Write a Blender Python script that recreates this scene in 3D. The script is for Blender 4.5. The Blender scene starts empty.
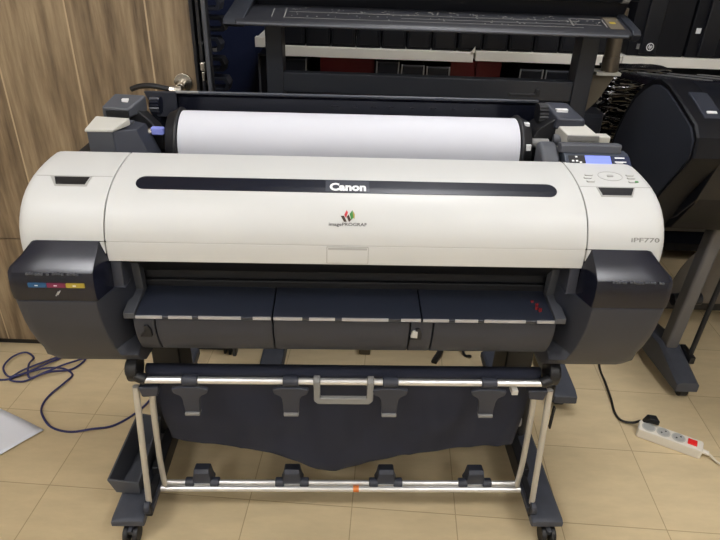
import bpy, bmesh, math, random
from mathutils import Vector, Matrix, noise
random.seed(7)
PI = math.pi
SC = bpy.context.scene
COL = SC.collection

# ---------------------------------------------------------------- materials
def lin(c):
    return tuple(((v/255)/12.92 if v/255 <= .04045 else ((v/255+.055)/1.055)**2.4) for v in c)

def mat(name, rgb, rough=.5, metal=0., bump=0., bscale=200., var=0., vscale=8., spec=.5, coat=0., emit=None, estr=0., alpha=1., trans=0.):
    m = bpy.data.materials.new(name); m.use_nodes = True
    nt = m.node_tree; b = nt.nodes['Principled BSDF']
    c = lin(rgb) + (1,)
    b.inputs['Base Color'].default_value = c
    b.inputs['Roughness'].default_value = rough
    b.inputs['Metallic'].default_value = metal
    b.inputs['Specular IOR Level'].default_value = spec
    b.inputs['Coat Weight'].default_value = coat
    b.inputs['Coat Roughness'].default_value = .08
    b.inputs['Alpha'].default_value = alpha
    b.inputs['Transmission Weight'].default_value = trans
    if emit:
        b.inputs['Emission Color'].default_value = lin(emit) + (1,)
        b.inputs['Emission Strength'].default_value = estr
    tc = nt.nodes.new('ShaderNodeTexCoord')
    if var:
        n = nt.nodes.new('ShaderNodeTexNoise'); n.inputs['Scale'].default_value = vscale; n.inputs['Detail'].default_value = 6
        nt.links.new(tc.outputs['Object'], n.inputs['Vector'])
        r = nt.nodes.new('ShaderNodeMapRange')
        r.inputs['From Min'].default_value = .3; r.inputs['From Max'].default_value = .7
        r.inputs['To Min'].default_value = 1-var; r.inputs['To Max'].default_value = 1+var
        nt.links.new(n.outputs['Fac'], r.inputs['Value'])
        mx = nt.nodes.new('ShaderNodeVectorMath'); mx.operation = 'SCALE'
        mx.inputs[0].default_value = c[:3]
        nt.links.new(r.outputs['Result'], mx.inputs['Scale'])
        nt.links.new(mx.outputs['Vector'], b.inputs['Base Color'])
    if bump:
        n = nt.nodes.new('ShaderNodeTexNoise'); n.inputs['Scale'].default_value = bscale; n.inputs['Detail'].default_value = 4
        nt.links.new(tc.outputs['Object'], n.inputs['Vector'])
        bp = nt.nodes.new('ShaderNodeBump'); bp.inputs['Strength'].default_value = bump; bp.inputs['Distance'].default_value = .002
        nt.links.new(n.outputs['Fac'], bp.inputs['Height']); nt.links.new(bp.outputs['Normal'], b.inputs['Normal'])
    return m

def tile_mat():
    m = bpy.data.materials.new('beige_floor_tile'); m.use_nodes = True
    nt = m.node_tree; b = nt.nodes['Principled BSDF']; N = nt.nodes.new; L = nt.links.new
    tc = N('ShaderNodeTexCoord'); mp = N('ShaderNodeMapping')
    mp.vector_type = 'POINT'
    a = math.radians(2.6)
    mp.inputs['Rotation'].default_value = (0, 0, a)
    # a joint crossing
    x, y = .600, 1.152
    mp.inputs['Location'].default_value = (-(x*math.cos(a)-y*math.sin(a))+30.0, -(x*math.sin(a)+y*math.cos(a))+30.0, 0)
    L(tc.outputs['Object'], mp.inputs['Vector'])
    br = N('ShaderNodeTexBrick'); br.offset = 0; br.squash = 1
    br.inputs['Scale'].default_value = 1
    br.inputs['Brick Width'].default_value = .3; br.inputs['Row Height'].default_value = .3
    br.inputs['Mortar Size'].default_value = .0016; br.inputs['Mortar Smooth'].default_value = .3
    br.inputs['Color1'].default_value = lin((208,188,150))+(1,)
    br.inputs['Color2'].default_value = lin((204,184,146))+(1,)
    br.inputs['Mortar'].default_value = lin((170,148,112))+(1,)
    L(mp.outputs['Vector'], br.inputs['Vector'])
    n1 = N('ShaderNodeTexNoise'); n1.inputs['Scale'].default_value = 6; n1.inputs['Detail'].default_value = 8; n1.inputs['Roughness'].default_value = .65
    mp2 = N('ShaderNodeMapping'); mp2.inputs['Scale'].default_value = (1, 3.0, 1)
    L(tc.outputs['Object'], mp2.inputs['Vector']); L(mp2.outputs['Vector'], n1.inputs['Vector'])
    r = N('ShaderNodeMapRange'); r.inputs['From Min'].default_value = .25; r.inputs['From Max'].default_value = .75
    r.inputs['To Min'].default_value = .88; r.inputs['To Max'].default_value = 1.1
    L(n1.outputs['Fac'], r.inputs['Value'])
    s = N('ShaderNodeVectorMath'); s.operation = 'SCALE'
    L(br.outputs['Color'], s.inputs[0]); L(r.outputs['Result'], s.inputs['Scale'])
    L(s.outputs['Vector'], b.inputs['Base Color'])
    b.inputs['Roughness'].default_value = .42
    bp = N('ShaderNodeBump'); bp.inputs['Strength'].default_value = .5; bp.inputs['Distance'].default_value = .001; bp.invert = True
    L(br.outputs['Fac'], bp.inputs['Height']); L(bp.outputs['Normal'], b.inputs['Normal'])
    return m

def wood_mat():
    m = bpy.data.materials.new('oak_laminate'); m.use_nodes = True
    nt = m.node_tree; b = nt.nodes['Principled BSDF']; N = nt.nodes.new; L = nt.links.new
    tc = N('ShaderNodeTexCoord')
    sep = N('ShaderNodeSeparateXYZ'); L(tc.outputs['Object'], sep.inputs[0])
    # board index along x
    off = N('ShaderNodeMath'); off.operation = 'ADD'; off.inputs[1].default_value = 8.2225; L(sep.outputs['X'], off.inputs[0])
    dv = N('ShaderNodeMath'); dv.operation = 'DIVIDE'; dv.inputs[1].default_value = .2365; L(off.outputs[0], dv.inputs[0])
    fl = N('ShaderNodeMath'); fl.operation = 'FLOOR'; L(dv.outputs[0], fl.inputs[0])
    fr = N('ShaderNodeMath'); fr.operation = 'FRACT'; L(dv.outputs[0], fr.inputs[0])
    wn = N('ShaderNodeTexWhiteNoise'); wn.noise_dimensions = '1D'; L(fl.outputs[0], wn.inputs['W'])
    cb = N('ShaderNodeCombineXYZ')
    sx = N('ShaderNodeMath'); sx.operation = 'MULTIPLY'; sx.inputs[1].default_value = 9; L(sep.outputs['X'], sx.inputs[0])
    sz = N('ShaderNodeMath'); sz.operation = 'MULTIPLY'; sz.inputs[1].default_value = .9; L(sep.outputs['Z'], sz.inputs[0])
    wo = N('ShaderNodeMath'); wo.operation = 'MULTIPLY'; wo.inputs[1].default_value = 30; L(wn.outputs['Value'], wo.inputs[0])
    L(sx.outputs[0], cb.inputs[0]); L(wo.outputs[0], cb.inputs[1]); L(sz.outputs[0], cb.inputs[2])
    n0 = N('ShaderNodeTexNoise'); n0.inputs['Scale'].default_value = 1.2; n0.inputs['Detail'].default_value = 3; L(cb.outputs[0], n0.inputs['Vector'])
    mul = N('ShaderNodeMath'); mul.operation = 'MULTIPLY'; mul.inputs[1].default_value = 26; L(n0.outputs['Fac'], mul.inputs[0])
    sn = N('ShaderNodeMath'); sn.operation = 'SINE'; L(mul.outputs[0], sn.inputs[0])
    mp = N('ShaderNodeMapping'); mp.inputs['Scale'].default_value = (60, 3, 5); L(tc.outputs['Object'], mp.inputs['Vector'])
    n1 = N('ShaderNodeTexNoise'); n1.inputs['Scale'].default_value = 1; n1.inputs['Detail'].default_value = 8; n1.inputs['Roughness'].default_value=.7; L(mp.outputs['Vector'], n1.inputs['Vector'])
    a = N('ShaderNodeMath'); a.operation = 'MULTIPLY_ADD'; a.inputs[1].default_value = .15; L(sn.outputs[0], a.inputs[0]); L(n1.outputs['Fac'], a.inputs[2])
    a2 = N('ShaderNodeMath'); a2.operation = 'MULTIPLY_ADD'; a2.inputs[1].default_value = .12; L(wn.outputs['Value'], a2.inputs[0]); L(a.outputs[0], a2.inputs[2])
    cr = N('ShaderNodeValToRGB'); L(a2.outputs[0], cr.inputs['Fac'])
    e = cr.color_ramp.elements
    e[0].position = .22; e[0].color = lin((84,68,50))+(1,)
    e[1].position = .9; e[1].color = lin((166,146,116))+(1,)
    k = cr.color_ramp.elements.new(.55); k.color = lin((130,111,86))+(1,)
    # pale joint line between boards
    lt = N('ShaderNodeMath'); lt.operation = 'LESS_THAN'; lt.inputs[1].default_value = .022; L(fr.outputs[0], lt.inputs[0])
    mx = N('ShaderNodeMix'); mx.data_type = 'RGBA'; L(lt.outputs[0], mx.inputs['Factor'])
    L(cr.outputs['Color'], mx.inputs['A']); mx.inputs['B'].default_value = lin((184,162,130))+(1,)
    L(mx.outputs['Result'], b.inputs['Base Color'])
    b.inputs['Roughness'].default_value = .5
    bp = N('ShaderNodeBump'); bp.inputs['Strength'].default_value = .25; bp.inputs['Distance'].default_value = .001
    L(n1.outputs['Fac'], bp.inputs['Height']); L(bp.outputs['Normal'], b.inputs['Normal'])
    return m

M = {}
M['white'] = mat('warm_white_plastic', (200,200,197), .42, bump=.03, bscale=900, var=.012, vscale=5)
M['white_recess'] = mat('pale_grey_recess', (168,167,162), .5)
M['gloss'] = mat('gloss_black_window', (14,18,32), .35, spec=.35)
M['smoke'] = mat('smoked_ink_cover', (20,22,34), .24, bump=.05, bscale=14, var=.3, vscale=10, spec=.5)
M['grey'] = mat('charcoal_plastic', (47,50,60), .5, bump=.05, bscale=700, var=.05, vscale=6)
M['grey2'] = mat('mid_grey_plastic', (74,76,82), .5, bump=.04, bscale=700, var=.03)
M['grey3'] = mat('light_grey_plastic', (128,127,124), .5)
M['tray'] = mat('dark_tray_plastic', (36,40,51), .33, bump=.04, bscale=700, var=.08, vscale=5)
M['lip'] = mat('silver_lip', (175,175,178), .4, metal=.3, var=.08, vscale=30)
M['black'] = mat('matte_black_plastic', (20,20,23), .5, bump=.04, bscale=500)
M['dark'] = mat('soft_black', (12,13,17), .6)
M['lid'] = mat('smoked_roll_cover', (18,20,30), .25)
M['lidedge'] = mat('smoked_cover_edge', (70,74,82), .35)
M['paper'] = mat('white_paper', (206,207,214), .8, bump=.02, bscale=60)
M['core'] = mat('card_core', (180,160,130), .8)
M['steel'] = mat('brushed_steel', (225,224,222), .33, metal=.75)
M['nickel'] = mat('satin_nickel', (200,195,185), .25, metal=1)
M['alu'] = mat('dull_aluminium', (200,197,190), .4, metal=.5)
M['beige'] = mat('beige_plastic', (188,186,178), .5)
M['fabric'] = mat('navy_fabric', (34,38,54), .9, bump=.3, bscale=900, var=.1, vscale=12)
M['foot'] = mat('grey_foot_metal', (66,69,78), .5, var=.12, vscale=25, bump=.05, bscale=300)
M['orange'] = mat('orange_tape', (215,120,50), .5)
M['cyan'] = mat('cyan_label', (30,80,120), .5)
M['magenta'] = mat('magenta_label', (115,34,66), .5)
M['yellow'] = mat('yellow_label', (165,145,50), .5)
M['ltext'] = mat('white_print', (235,235,235), .6)
M['dtext'] = mat('black_print', (40,38,38), .6)
M['red'] = mat('red_print', (190,50,60), .6)
M['green'] = mat('green_print', (60,130,60), .6)
M['brown'] = mat('brown_print', (60,40,30), .6)
M['gtext'] = mat('grey_print', (135,134,130), .5)
M['screen'] = mat('lit_lcd', (110,125,215), .3, emit=(125,135,235), estr=.55)
M['lcdbody'] = mat('lcd_surround', (62,68,78), .35)
M['leggrey'] = mat('leg_grey_paint', (98,97,98), .4, metal=.2)
M['plate'] = mat('name_plate_grey', (36,39,52), .4)
M['blue'] = mat('lavender_lever', (130,140,215), .45)
M['bluecable'] = mat('blue_cable', (42,44,92), .45)
M['cord'] = mat('black_cord', (18,18,18), .5)
M['whitecord'] = mat('cream_cord', (215,205,185), .5)
M['strip'] = mat('cream_white_plastic', (224,218,205), .45)
M['switch'] = mat('red_switch', (205,40,40), .3, emit=(255,40,30), estr=.15)
M['sheet'] = mat('loose_paper', (235,237,245), .7)
M['navy'] = mat('navy_wall_paint', (16,28,62), .6, var=.1, vscale=3)
M['cream'] = mat('off_white_wall_paint', (228,227,222), .7)
M['ceil'] = mat('white_ceiling_paint', (225,222,214), .8)
M['shelf'] = mat('off_white_board', (240,236,226), .5, var=.03, vscale=6)
M['redbox'] = mat('dark_red_card', (110,14,20), .55)
M['box'] = mat('black_case', (11,12,18), .5, spec=.3)
M['box2'] = mat('dark_case', (15,17,24), .38)
M['silver'] = mat('silver_trim', (170,170,170), .35, metal=.7)
M['console'] = mat('plotter_console', (40,43,50), .42, var=.05)
M['consoletop'] = mat('plotter_strip', (40,41,46), .4)
M['side'] = mat('plotter_side_panel', (44,47,56), .5, spec=.4)
M['wrap'] = mat('stretch_film', (14,14,17), .16, spec=1., coat=1.)
M['tan'] = mat('tan_bracket', (96,88,74), .6)
M['greycloth'] = mat('grey_cloth', (105,98,88), .8)
M['pipe'] = mat('bronze_tube', (120,110,96), .35, metal=.7)
M['jamb'] = mat('black_metal_jamb', (34,34,38), .4, metal=.3)
M['lamp'] = mat('lamp_diffuser', (255,255,255), .5, emit=(252,252,255), estr=22)
M['wood'] = wood_mat(); M['tile'] = tile_mat()

# ---------------------------------------------------------------- mesh tools
OFF = {}
def newbm(): return bmesh.new()

def obj(name, bm, m, parent=None, bevel=0., seg=2, smooth=35, solid=0.):
    me = bpy.data.meshes.new(name)
    o = bpy.data.objects.new(name, me); COL.objects.link(o)
    bmesh.ops.recalc_face_normals(bm, faces=bm.faces)
    if parent is not None:
        off = OFF.get(parent.name, Vector((0, 0, 0)))
        bmesh.ops.translate(bm, verts=bm.verts, vec=-off)
        o.parent = parent; OFF[o.name] = off
    bm.to_mesh(me); bm.free()
    for mm in (m if isinstance(m, (list, tuple)) else [m]): me.materials.append(mm)
    me.polygons.foreach_set('use_smooth', [True]*len(me.polygons))
    me.set_sharp_from_angle(angle=math.radians(smooth))
    if solid:
        s = o.modifiers.new('solid', 'SOLIDIFY'); s.thickness = solid
    if bevel:
        b = o.modifiers.new('bevel', 'BEVEL'); b.width = bevel; b.segments = seg; b.limit_method = 'ANGLE'; b.angle_limit = math.radians(40)
        b.harden_normals = True
    return o

def thing(name, label, cat, loc, rotz=0., group=None):
    """Empty at the thing's base; mesh data of its parts is written in the thing's own frame, shifted by loc's frame offset"""
    e = bpy.data.objects.new(name, None); COL.objects.link(e)
    e.empty_display_size = .05
    e['label'] = label; e['category'] = cat
    if group: e['group'] = group
    e.location = loc; e.rotation_euler = (0, 0, rotz)
    return e

def wthing(name, label, cat, base, group=None):
    """unrotated thing whose parts are given in world coordinates"""
    e = thing(name, label, cat, base, 0, group); OFF[e.name] = Vector(base); return e

def tag(o, label, cat, group=None):
    o['label'] = label; o['category'] = cat
    if group: o['group'] = group
    return o

def origin_to_base(o):
    """top-level mesh: put the object's origin at the base of its own mesh"""
    me = o.data
    xs = [v.co.x for v in me.vertices]; ys = [v.co.y for v in me.vertices]; zs = [v.co.z for v in me.vertices]
    b = Vector(((min(xs)+max(xs))/2, (min(ys)+max(ys))/2, min(zs)))
    me.transform(Matrix.Translation(-b)); o.location = b
    return o

def box(bm, a, b, rz=0., mi=0):
    """axis box between corners a and b"""
    c = [(a[i]+b[i])/2 for i in range(3)]; s = [abs(b[i]-a[i]) for i in range(3)]
    r = bmesh.ops.create_cube(bm, size=1, matrix=Matrix.Translation(c) @ Matrix.Rotation(rz, 4, 'Z') @ Matrix.Diagonal((s[0], s[1], s[2], 1)))
    for f in {f for v in r['verts'] for f in v.link_faces}: f.material_index = mi
    return r['verts']

def loft(bm, secs, caps=True, mi=0):
    rings = [[bm.verts.new(p) for p in s] for s in secs]
    n = len(rings[0])
    for A, B in zip(rings, rings[1:]):
        for i in range(n):
            j = (i+1) % n
            f = bm.faces.new((A[i], A[j], B[j], B[i])); f.material_index = mi
    if caps:
        bm.faces.new(rings[0]).material_index = mi; bm.faces.new(rings[-1][::-1]).material_index = mi

def prism_x(bm, prof, x0, x1, mi=0):
    loft(bm, [[(x0, y, z) for y, z in prof], [(x1, y, z) for y, z in prof]], mi=mi)

def prism_y(bm, prof, y0, y1, mi=0):
    loft(bm, [[(x, y0, z) for x, z in prof], [(x, y1, z) for x, z in prof]], mi=mi)

def prism_z(bm, prof, z0, z1, mi=0):
    loft(bm, [[(x, y, z0) for x, y in prof], [(x, y, z1) for x, y in prof]], mi=mi)

def cyl(bm, p, q, r, n=20, r2=None, mi=0):
    p = Vector(p); q = Vector(q); d = q-p
    rot = d.to_track_quat('Z', 'Y').to_matrix().to_4x4()
    k = bmesh.ops.create_cone(bm, cap_ends=True, segments=n, radius1=r, radius2=r if r2 is None else r2, depth=d.length, matrix=Matrix.Translation((p+q)/2) @ rot)
    for f in {f for v in k['verts'] for f in v.link_faces}: f.material_index = mi

def catmull(pts, k=8):
    P = [Vector(p) for p in pts]; P = [2*P[0]-P[1]] + P + [2*P[-1]-P[-2]]
    out = []
    for i in range(1, len(P)-2):
        a, b, c, d = P[i-1:i+3]
        for j in range(k):
            t = j/k
            out.append(.5*((2*b)+(c-a)*t+(2*a-5*b+4*c-d)*t*t+(3*b-a-3*c+d)*t**3))
    out.append(P[-2]); return out

def tube(bm, pts, r, n=10, smooth=True, k=8):
    P = catmull(pts, k) if smooth else [Vector(p) for p in pts]
    rings = []
    up = Vector((0, 0, 1))
    t0 = (P[1]-P[0]).normalized()
    u = t0.cross(up)
    if u.length < .01: u = t0.cross(Vector((1, 0, 0)))
    u.normalize()
    for i, p in enumerate(P):
        t = (P[min(i+1, len(P)-1)]-P[max(i-1, 0)]).normalized()
        u = (u-t*u.dot(t)).normalized(); w = t.cross(u)
        rings.append([p+(u*math.cos(2*PI*j/n)+w*math.sin(2*PI*j/n))*r for j in range(n)])
    loft(bm, rings)

def rrect(x0, y0, x1, y1, r, n=6):
    pts = []
    for cx, cy, a0 in ((x1-r, y1-r, 0), (x0+r, y1-r, PI/2), (x0+r, y0+r, PI), (x1-r, y0+r, 1.5*PI)):
        for i in range(n+1):
            a = a0+PI/2*i/n; pts.append((cx+r*math.cos(a), cy+r*math.sin(a)))
    return pts

def text_mesh(body, size, width=None, bold=0., extrude=.0002, shear=0.):
    cu = bpy.data.curves.new('tmp', 'FONT'); cu.body = body; cu.size = size; cu.extrude = extrude; cu.offset = bold; cu.shear = shear
    cu.align_x = 'CENTER'; cu.align_y = 'CENTER'; cu.resolution_u = 3
    o = bpy.data.objects.new('tmp', cu); COL.objects.link(o)
    bpy.context.view_layer.update()
    me = bpy.data.meshes.new_from_object(o.evaluated_get(bpy.context.evaluated_depsgraph_get()))
    bpy.data.objects.remove(o); bpy.data.curves.remove(cu)
    bm = newbm(); bm.from_mesh(me); bpy.data.meshes.remove(me)
    xs = [v.co.x for v in bm.verts]; ys = [v.co.y for v in bm.verts]
    cx = (min(xs)+max(xs))/2; cy = (min(ys)+max(ys))/2; s = 1
    if width: s = width/(max(xs)-min(xs))
    for v in bm.verts: v.co.x = (v.co.x-cx)*s; v.co.y -= cy
    return bm

def struct(name, bm, m, **k):
    o = obj(name, bm, m, **k); o['kind'] = 'structure'; return o

# ---------------------------------------------------------------- the room
b = newbm(); box(b, (-3.2, -2.2, -.06), (3.6, 3.3, 0)); struct('floor', b, M['tile'])
b = newbm(); box(b, (-3.2, -2.2, 2.9), (3.6, 3.3, 2.96)); struct('ceiling', b, M['ceil'])
b = newbm(); box(b, (-3.2, 3.2, 0), (3.6, 3.3, 2.9)); struct('wall_back', b, M['navy'])
b = newbm(); box(b, (-3.2, -2.2, 0), (3.6, -2.1, 2.9)); struct('wall_front', b, M['cream'])
b = newbm(); box(b, (-3.2, -2.1, 0), (-3.1, 3.2, 2.9)); struct('wall_left', b, M['cream'])
b = newbm(); box(b, (3.5, -2.1, 0), (3.6, 3.2, 2.9)); struct('wall_right', b, M['cream'])
# panelled wall with the oak door leaf, standing forward of the blue back wall
b = newbm(); box(b, (-3.1, 1.93, 0), (-1.50, 2.01, 2.9)); struct('wall_left_panel', b, M['wood'])
b = newbm(); box(b, (-1.50, 1.93, 2.15), (-.50, 2.01, 2.9)); struct('wall_over_door', b, M['wood'])
d = bpy.data.objects.new('door_1', None)
b = newbm()
box(b, (-1.495, 1.885, .473), (-.524, 1.925, 2.14)); box(b, (-1.495, 1.885, .03), (-.524, 1.925, .469))
door = struct('door_1', b, M['wood'], bevel=.001)
b = newbm()
cyl(b, (-.562, 1.885, 1.037), (-.562, 1.872, 1.037), .028, 28); cyl(b, (-.562, 1.875, 1.037), (-.562, 1.835, 1.030), .013)
h = obj('door_handle', b, M['nickel'], door, bevel=.002)
b = newbm(); tube(b, [(-.57, 1.838, 1.022), (-.60, 1.834, 1.027), (-.645, 1.834, 1.034), (-.685, 1.838, 1.030), (-.712, 1.84, 1.020)], .0080); obj('lever_grip', b, M['black'], h)
b = newbm(); tube(b, [(-.561, 1.838, 1.022), (-.575, 1.835, 1.024), (-.592, 1.834, 1.026)], .013); obj('lever_neck', b, M['nickel'], h)
b = newbm(); prism_z(b, [(-.522, 1.875), (-.512, 1.875), (-.512, 1.905), (-.502, 1.905), (-.502, 1.87), (-.492, 1.87), (-.492, 1.90), (-.484, 1.90), (-.484, 1.865), (-.470, 1.865), (-.470, 1.895), (-.500, 2.00), (-.522, 2.00)], 0, 2.15)
j = struct('trim_1', b, M['jamb'], bevel=.002)
b = newbm(); prism_z(b, [(-.4835, 1.864), (-.480, 1.862), (-.476, 1.862), (-.472, 1.864)], 0, 2.1); obj('edge_strip', b, M['grey2'], j)
b = newbm(); box(b, (-.502, 1.865, 1.075), (-.488, 1.90, 1.10)); box(b, (-.500, 1.868, 1.045), (-.491, 1.90, 1.072)); obj('strike_plate', b, M['nickel'], j, bevel=.002)
b = newbm(); cyl(b, (-.497, 1.872, 1.155), (-.497, 1.90, 1.155), .006); cyl(b, (-.497, 1.872, 1.125), (-.497, 1.90, 1.125), .005); obj('lock_screw', b, M['silver'], j)
b = newbm(); box(b, (-1.5, 1.90, 0), (-.51, 1.99, .028)); struct('trim_2', b, M['black'])

# ceiling lamps; the front-wall pair and the shelving lamp are added fill light
def lamp(x, y, w=.6, l=.6, lab=''):
    t = wthing('ceiling_light', lab, 'ceiling light', (x, y, 2.86), 'square ceiling panel lights')
    b = newbm()
    for sx in (-1, 1):
        box(b, (x+sx*w/2-.015, y-l/2-.015, 2.86), (x+sx*w/2+.015, y+l/2+.015, 2.90))
        box(b, (x-w/2, y+sx*l/2-.015, 2.86), (x+w/2, y+sx*l/2+.015, 2.90))
    obj('frame', b, M['shelf'], t)
    b = newbm(); box(b, (x-w/2+.015, y-l/2+.015, 2.875), (x+w/2-.015, y+l/2-.015, 2.89)); obj('diffuser', b, M['lamp'], t)
for x, y, s in ((-1.2, .1, 'left of the pair over the camera'), (1.2, .1, 'right of the pair over the camera'), (-1.2, -1.5, 'left of the unseen fill pair added near the front wall'), (1.2, -1.5, 'right of the unseen fill pair added near the front wall'), (.35, 1.75, 'added to brighten the shelving behind the printer')):
    lamp(x, y, lab='square white ceiling panel light, ' + s)

# ---------------------------------------------------------------- the printer
TH = math.radians(2.25)
PO = Vector((.018, 0, 0))
def LW(p):
    c, s = math.cos(TH), math.sin(TH)
    return Vector((c*p[0]-s*p[1]+PO.x, s*p[0]+c*p[1], p[2]))
PB = Vector((0, 1.4, 0))
P = thing('large_format_printer', 'white and charcoal wide format roll printer on wheeled stand, navy fabric basket below', 'printer', LW(PB), TH)
OFF[P.name] = PB

prof = [(1.06,.872),(1.0595,.89),(1.0605,.905),(1.063,.92),(1.068,.935),(1.077,.952),(1.090,.9685),(1.105,.9815),(1.123,.9925),(1.145,1.002),(1.168,1.009),(1.195,1.0145),(1.225,1.0185),(1.255,1.0205),(1.285,1.0205)]
SL = [0]
for a, c in zip(prof, prof[1:]): SL.append(SL[-1]+math.hypot(c[0]-a[0], c[1]-a[1]))
def surf(x, s, h=0.):
    s = max(0, min(SL[-1]-1e-6, s))
    for i in range(len(SL)-1):
        if SL[i] <= s <= SL[i+1]: break
    t = (s-SL[i])/(SL[i+1]-SL[i])
    a, c = prof[i], prof[i+1]
    def nrm(k):
        k0 = max(0, k-1); k1 = min(len(prof)-1, k+1)
        v = Vector((prof[k1][0]-prof[k0][0], prof[k1][1]-prof[k0][1])).normalized(); return Vector((-v.y, v.x))
    n = (nrm(i)*(1-t)+nrm(i+1)*t).normalized()
    return Vector((x, a[0]+(c[0]-a[0])*t+n.x*h, a[1]+(c[1]-a[1])*t+n.y*h))

def on_cover(poly, h0, h1, nx=1):
    """closed (x, s) outline turned into a thin solid that follows the curved cover"""
    bm = newbm()
    A = [bm.verts.new((x, s, 0)) for x, s in poly]; f = bm.faces.new(A)
    s0 = min(p[1] for p in poly); s1 = max(p[1] for p in poly)
    k = s0+.003
    while k < s1-.001:
        bmesh.ops.bisect_plane(bm, geom=bm.verts[:]+bm.edges[:]+bm.faces[:], plane_co=(0, k, 0), plane_no=(0, 1, 0)); k += .004
    r = bmesh.ops.extrude_face_region(bm, geom=bm.faces[:])
    top = {v for v in r['geom'] if isinstance(v, bmesh.types.BMVert)}
    for v in bm.verts:
        v.co = surf(v.co.x, v.co.y, h1 if v in top else h0)
    return bm
def text_on_cover(bm, x, s, h=.0012):
    for v in bm.verts: v.co = surf(x+v.co.x, s+v.co.y, h+v.co.z)
    return bm

inner = [(1.285,.99),(1.12,.90),(1.085,.872)]
# centre cover, with a fine crease along its lower edge panel
def crease_prof():
    out = []
    for i, p in enumerate(prof):
        out.append(p)
        if i == 2:
            q = surf(0, .0405); out.append((q.y, q.z)); q = surf(0, .0415, -.0012); out.append((q.y, q.z)); q = surf(0, .0425); out.append((q.y, q.z))
    return out
b = newbm(); prism_x(b, crease_prof()+inner, -.4775, .4775)
cover = obj('top_cover', b, M['white'], P, bevel=.0015)
b = on_cover(rrect(-.431, .1565, .428, .1955, .0185, 8), -.001, .0012); win = obj('window_strip', b, M['gloss'], cover)
b = on_cover(rrect(-.049, .159, .040, .1925, .002, 3), .0008, .0015); obj('name_plate', b, M['plate'], win)
b = text_on_cover(text_mesh('Canon', .030, .074, bold=.0013), -.0035, .1725, .0019); o = obj('logo_text', b, M['ltext'], win); o['label'] = 'white maker name lettering'
b = on_cover(rrect(-.0445, .003, .0395, .0403, .002, 3), .0002, .0007); obj('handle_shade', b, M['white_recess'], cover)  # greyer outline puts the shading around the handle into colour
b = on_cover(rrect(-.0430, .004, .0380, .0385, .002, 3), .0003, .0015); obj('cover_handle', b, M['white'], cover, bevel=.0004)
b = on_cover(rrect(-.0415, .0335, .0365, .0380, .0015, 3), .0012, .0016); obj('handle_groove', b, M['white_recess'], cover)
# maker's mark: open folded cube of coloured facets
def facet(pts, m, nm):
    b = on_cover([(x*.9-.0025, .089+(y)*.96) for x, y in pts], .0002, .0010); obj(nm, b, m, cover)
facet([(-.0165,.0135),(-.009,.0135),(-.003,.001),(-.009,.001)], M['brown'], 'mark_facet')
facet([(-.0085,.0155),(-.0035,.0265),(-.0005,.021),(-.0045,.0085)], M['red'], 'mark_facet')
facet([(-.003,.0115),(.001,.0165),(.0065,.005),(.002,.0005)], M['brown'], 'mark_facet')
facet([(.003,.018),(.0095,.0265),(.0115,.010),(.007,.005)], M['green'], 'mark_facet')
facet([(.0105,.0245),(.0145,.017),(.014,.007),(.0115,.009)], M['yellow'], 'mark_facet')
b = text_on_cover(text_mesh('imagePROGRAF', .0092, .075, bold=.0001), -.003, .0838, .0004); o = obj('logo_text', b, M['dtext'], cover)
# end covers: outer corner rounded
def inset_prof(pr, d, cx=(1.30, .93)):
    out = []
    for i, (y, z) in enumerate(pr):
        v = Vector((y-cx[0], z-cx[1])); L = v.length
        out.append((y-v.x/L*d, z-v.y/L*d))
    return out
endp = [(p[0], p[1]) for p in prof] + [(1.285, .93), (1.12, .90), (1.10, .872)]
for sg, nm in ((-1, 'left'), (1, 'right')):
    secs = []
    for x, dd in ((.4800, 0), (.56, 0), (.615, 0), (.626, .001), (.634, .004), (.639, .009), (.641, .016)):
        if sg < 0 and x > .6: x += .006
        secs.append([(sg*x, y, z) for y, z in inset_prof(endp, dd)])
    b = newbm(); loft(b, secs)
    ec = obj('end_cover', b, M['white'], P, bevel=.001)
    # carrying recess
    x0, x1 = (-.606, -.522) if sg < 0 else (.515, .597)
    b = on_cover([(x0, .190), (x1, .190), (x1-(.003 if sg < 0 else .014), .1605), (x0+(.018 if sg < 0 else .003), .1605)], .0002, .0016); obj('grip_recess_rim', b, M['white_recess'], ec)
    b = on_cover([(x0+(.010 if sg < 0 else .003), .187), (x1-.004, .187), (x1-(.007 if sg < 0 else .016), .164), (x0+(.020 if sg < 0 else .006), .164)], .0010, .0024); o = obj('grip_recess', b, M['black'], ec)
    b = on_cover([(sg*.482, .1915), (sg*.634, .1915), (sg*.634, .1928), (sg*.482, .1928)], .0, .0004); obj('panel_seam', b, M['white_recess'], ec)
    if sg > 0:
        b = text_on_cover(text_mesh('iPF770', .0125, .058, bold=.00025), .5965, .0640, .0004); obj('model_lettering', b, M['gtext'], ec)
        # key pad ring and keys
        bm = newbm(); n = 40
        secs = []
        for i in range(n+1):
            a = 2*PI*i/n
            secs.append([surf(.560+math.cos(a)*(.026+dx), .2360+math.sin(a)*(.020+dx), hh) for dx, hh in ((-.0005, 0), (-.0005, .0008), (.0005, .0008), (.0005, 0))])
        loft(bm, secs, caps=False); obj('key_ring', bm, M['white_recess'], ec)
        for x, s in ((.510,.212),(.600,.212),(.514,.238),(.604,.240),(.508,.226),(.602,.227)):
            bb = on_cover(rrect(x-.009, s-.0035, x+.009, s+.0035, .0034, 4), 0, .0016)
            obj('key', bb, M['white_recess'], ec)
            bb = on_cover(rrect(x-.0078, s-.0024, x+.0078, s+.0024, .0023, 4), .0014, .0022); obj('key_cap', bb, M['white'], ec)
        bb = on_cover(rrect(.553, .2325, .567, .2395, .003, 4), 0, .0018); obj('key', bb, M['white_recess'], ec)
        bb = on_cover(rrect(.604, .2085, .612, .213, .002, 4), .0015, .0026); obj('status_light', bb, M['green'], ec)

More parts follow.
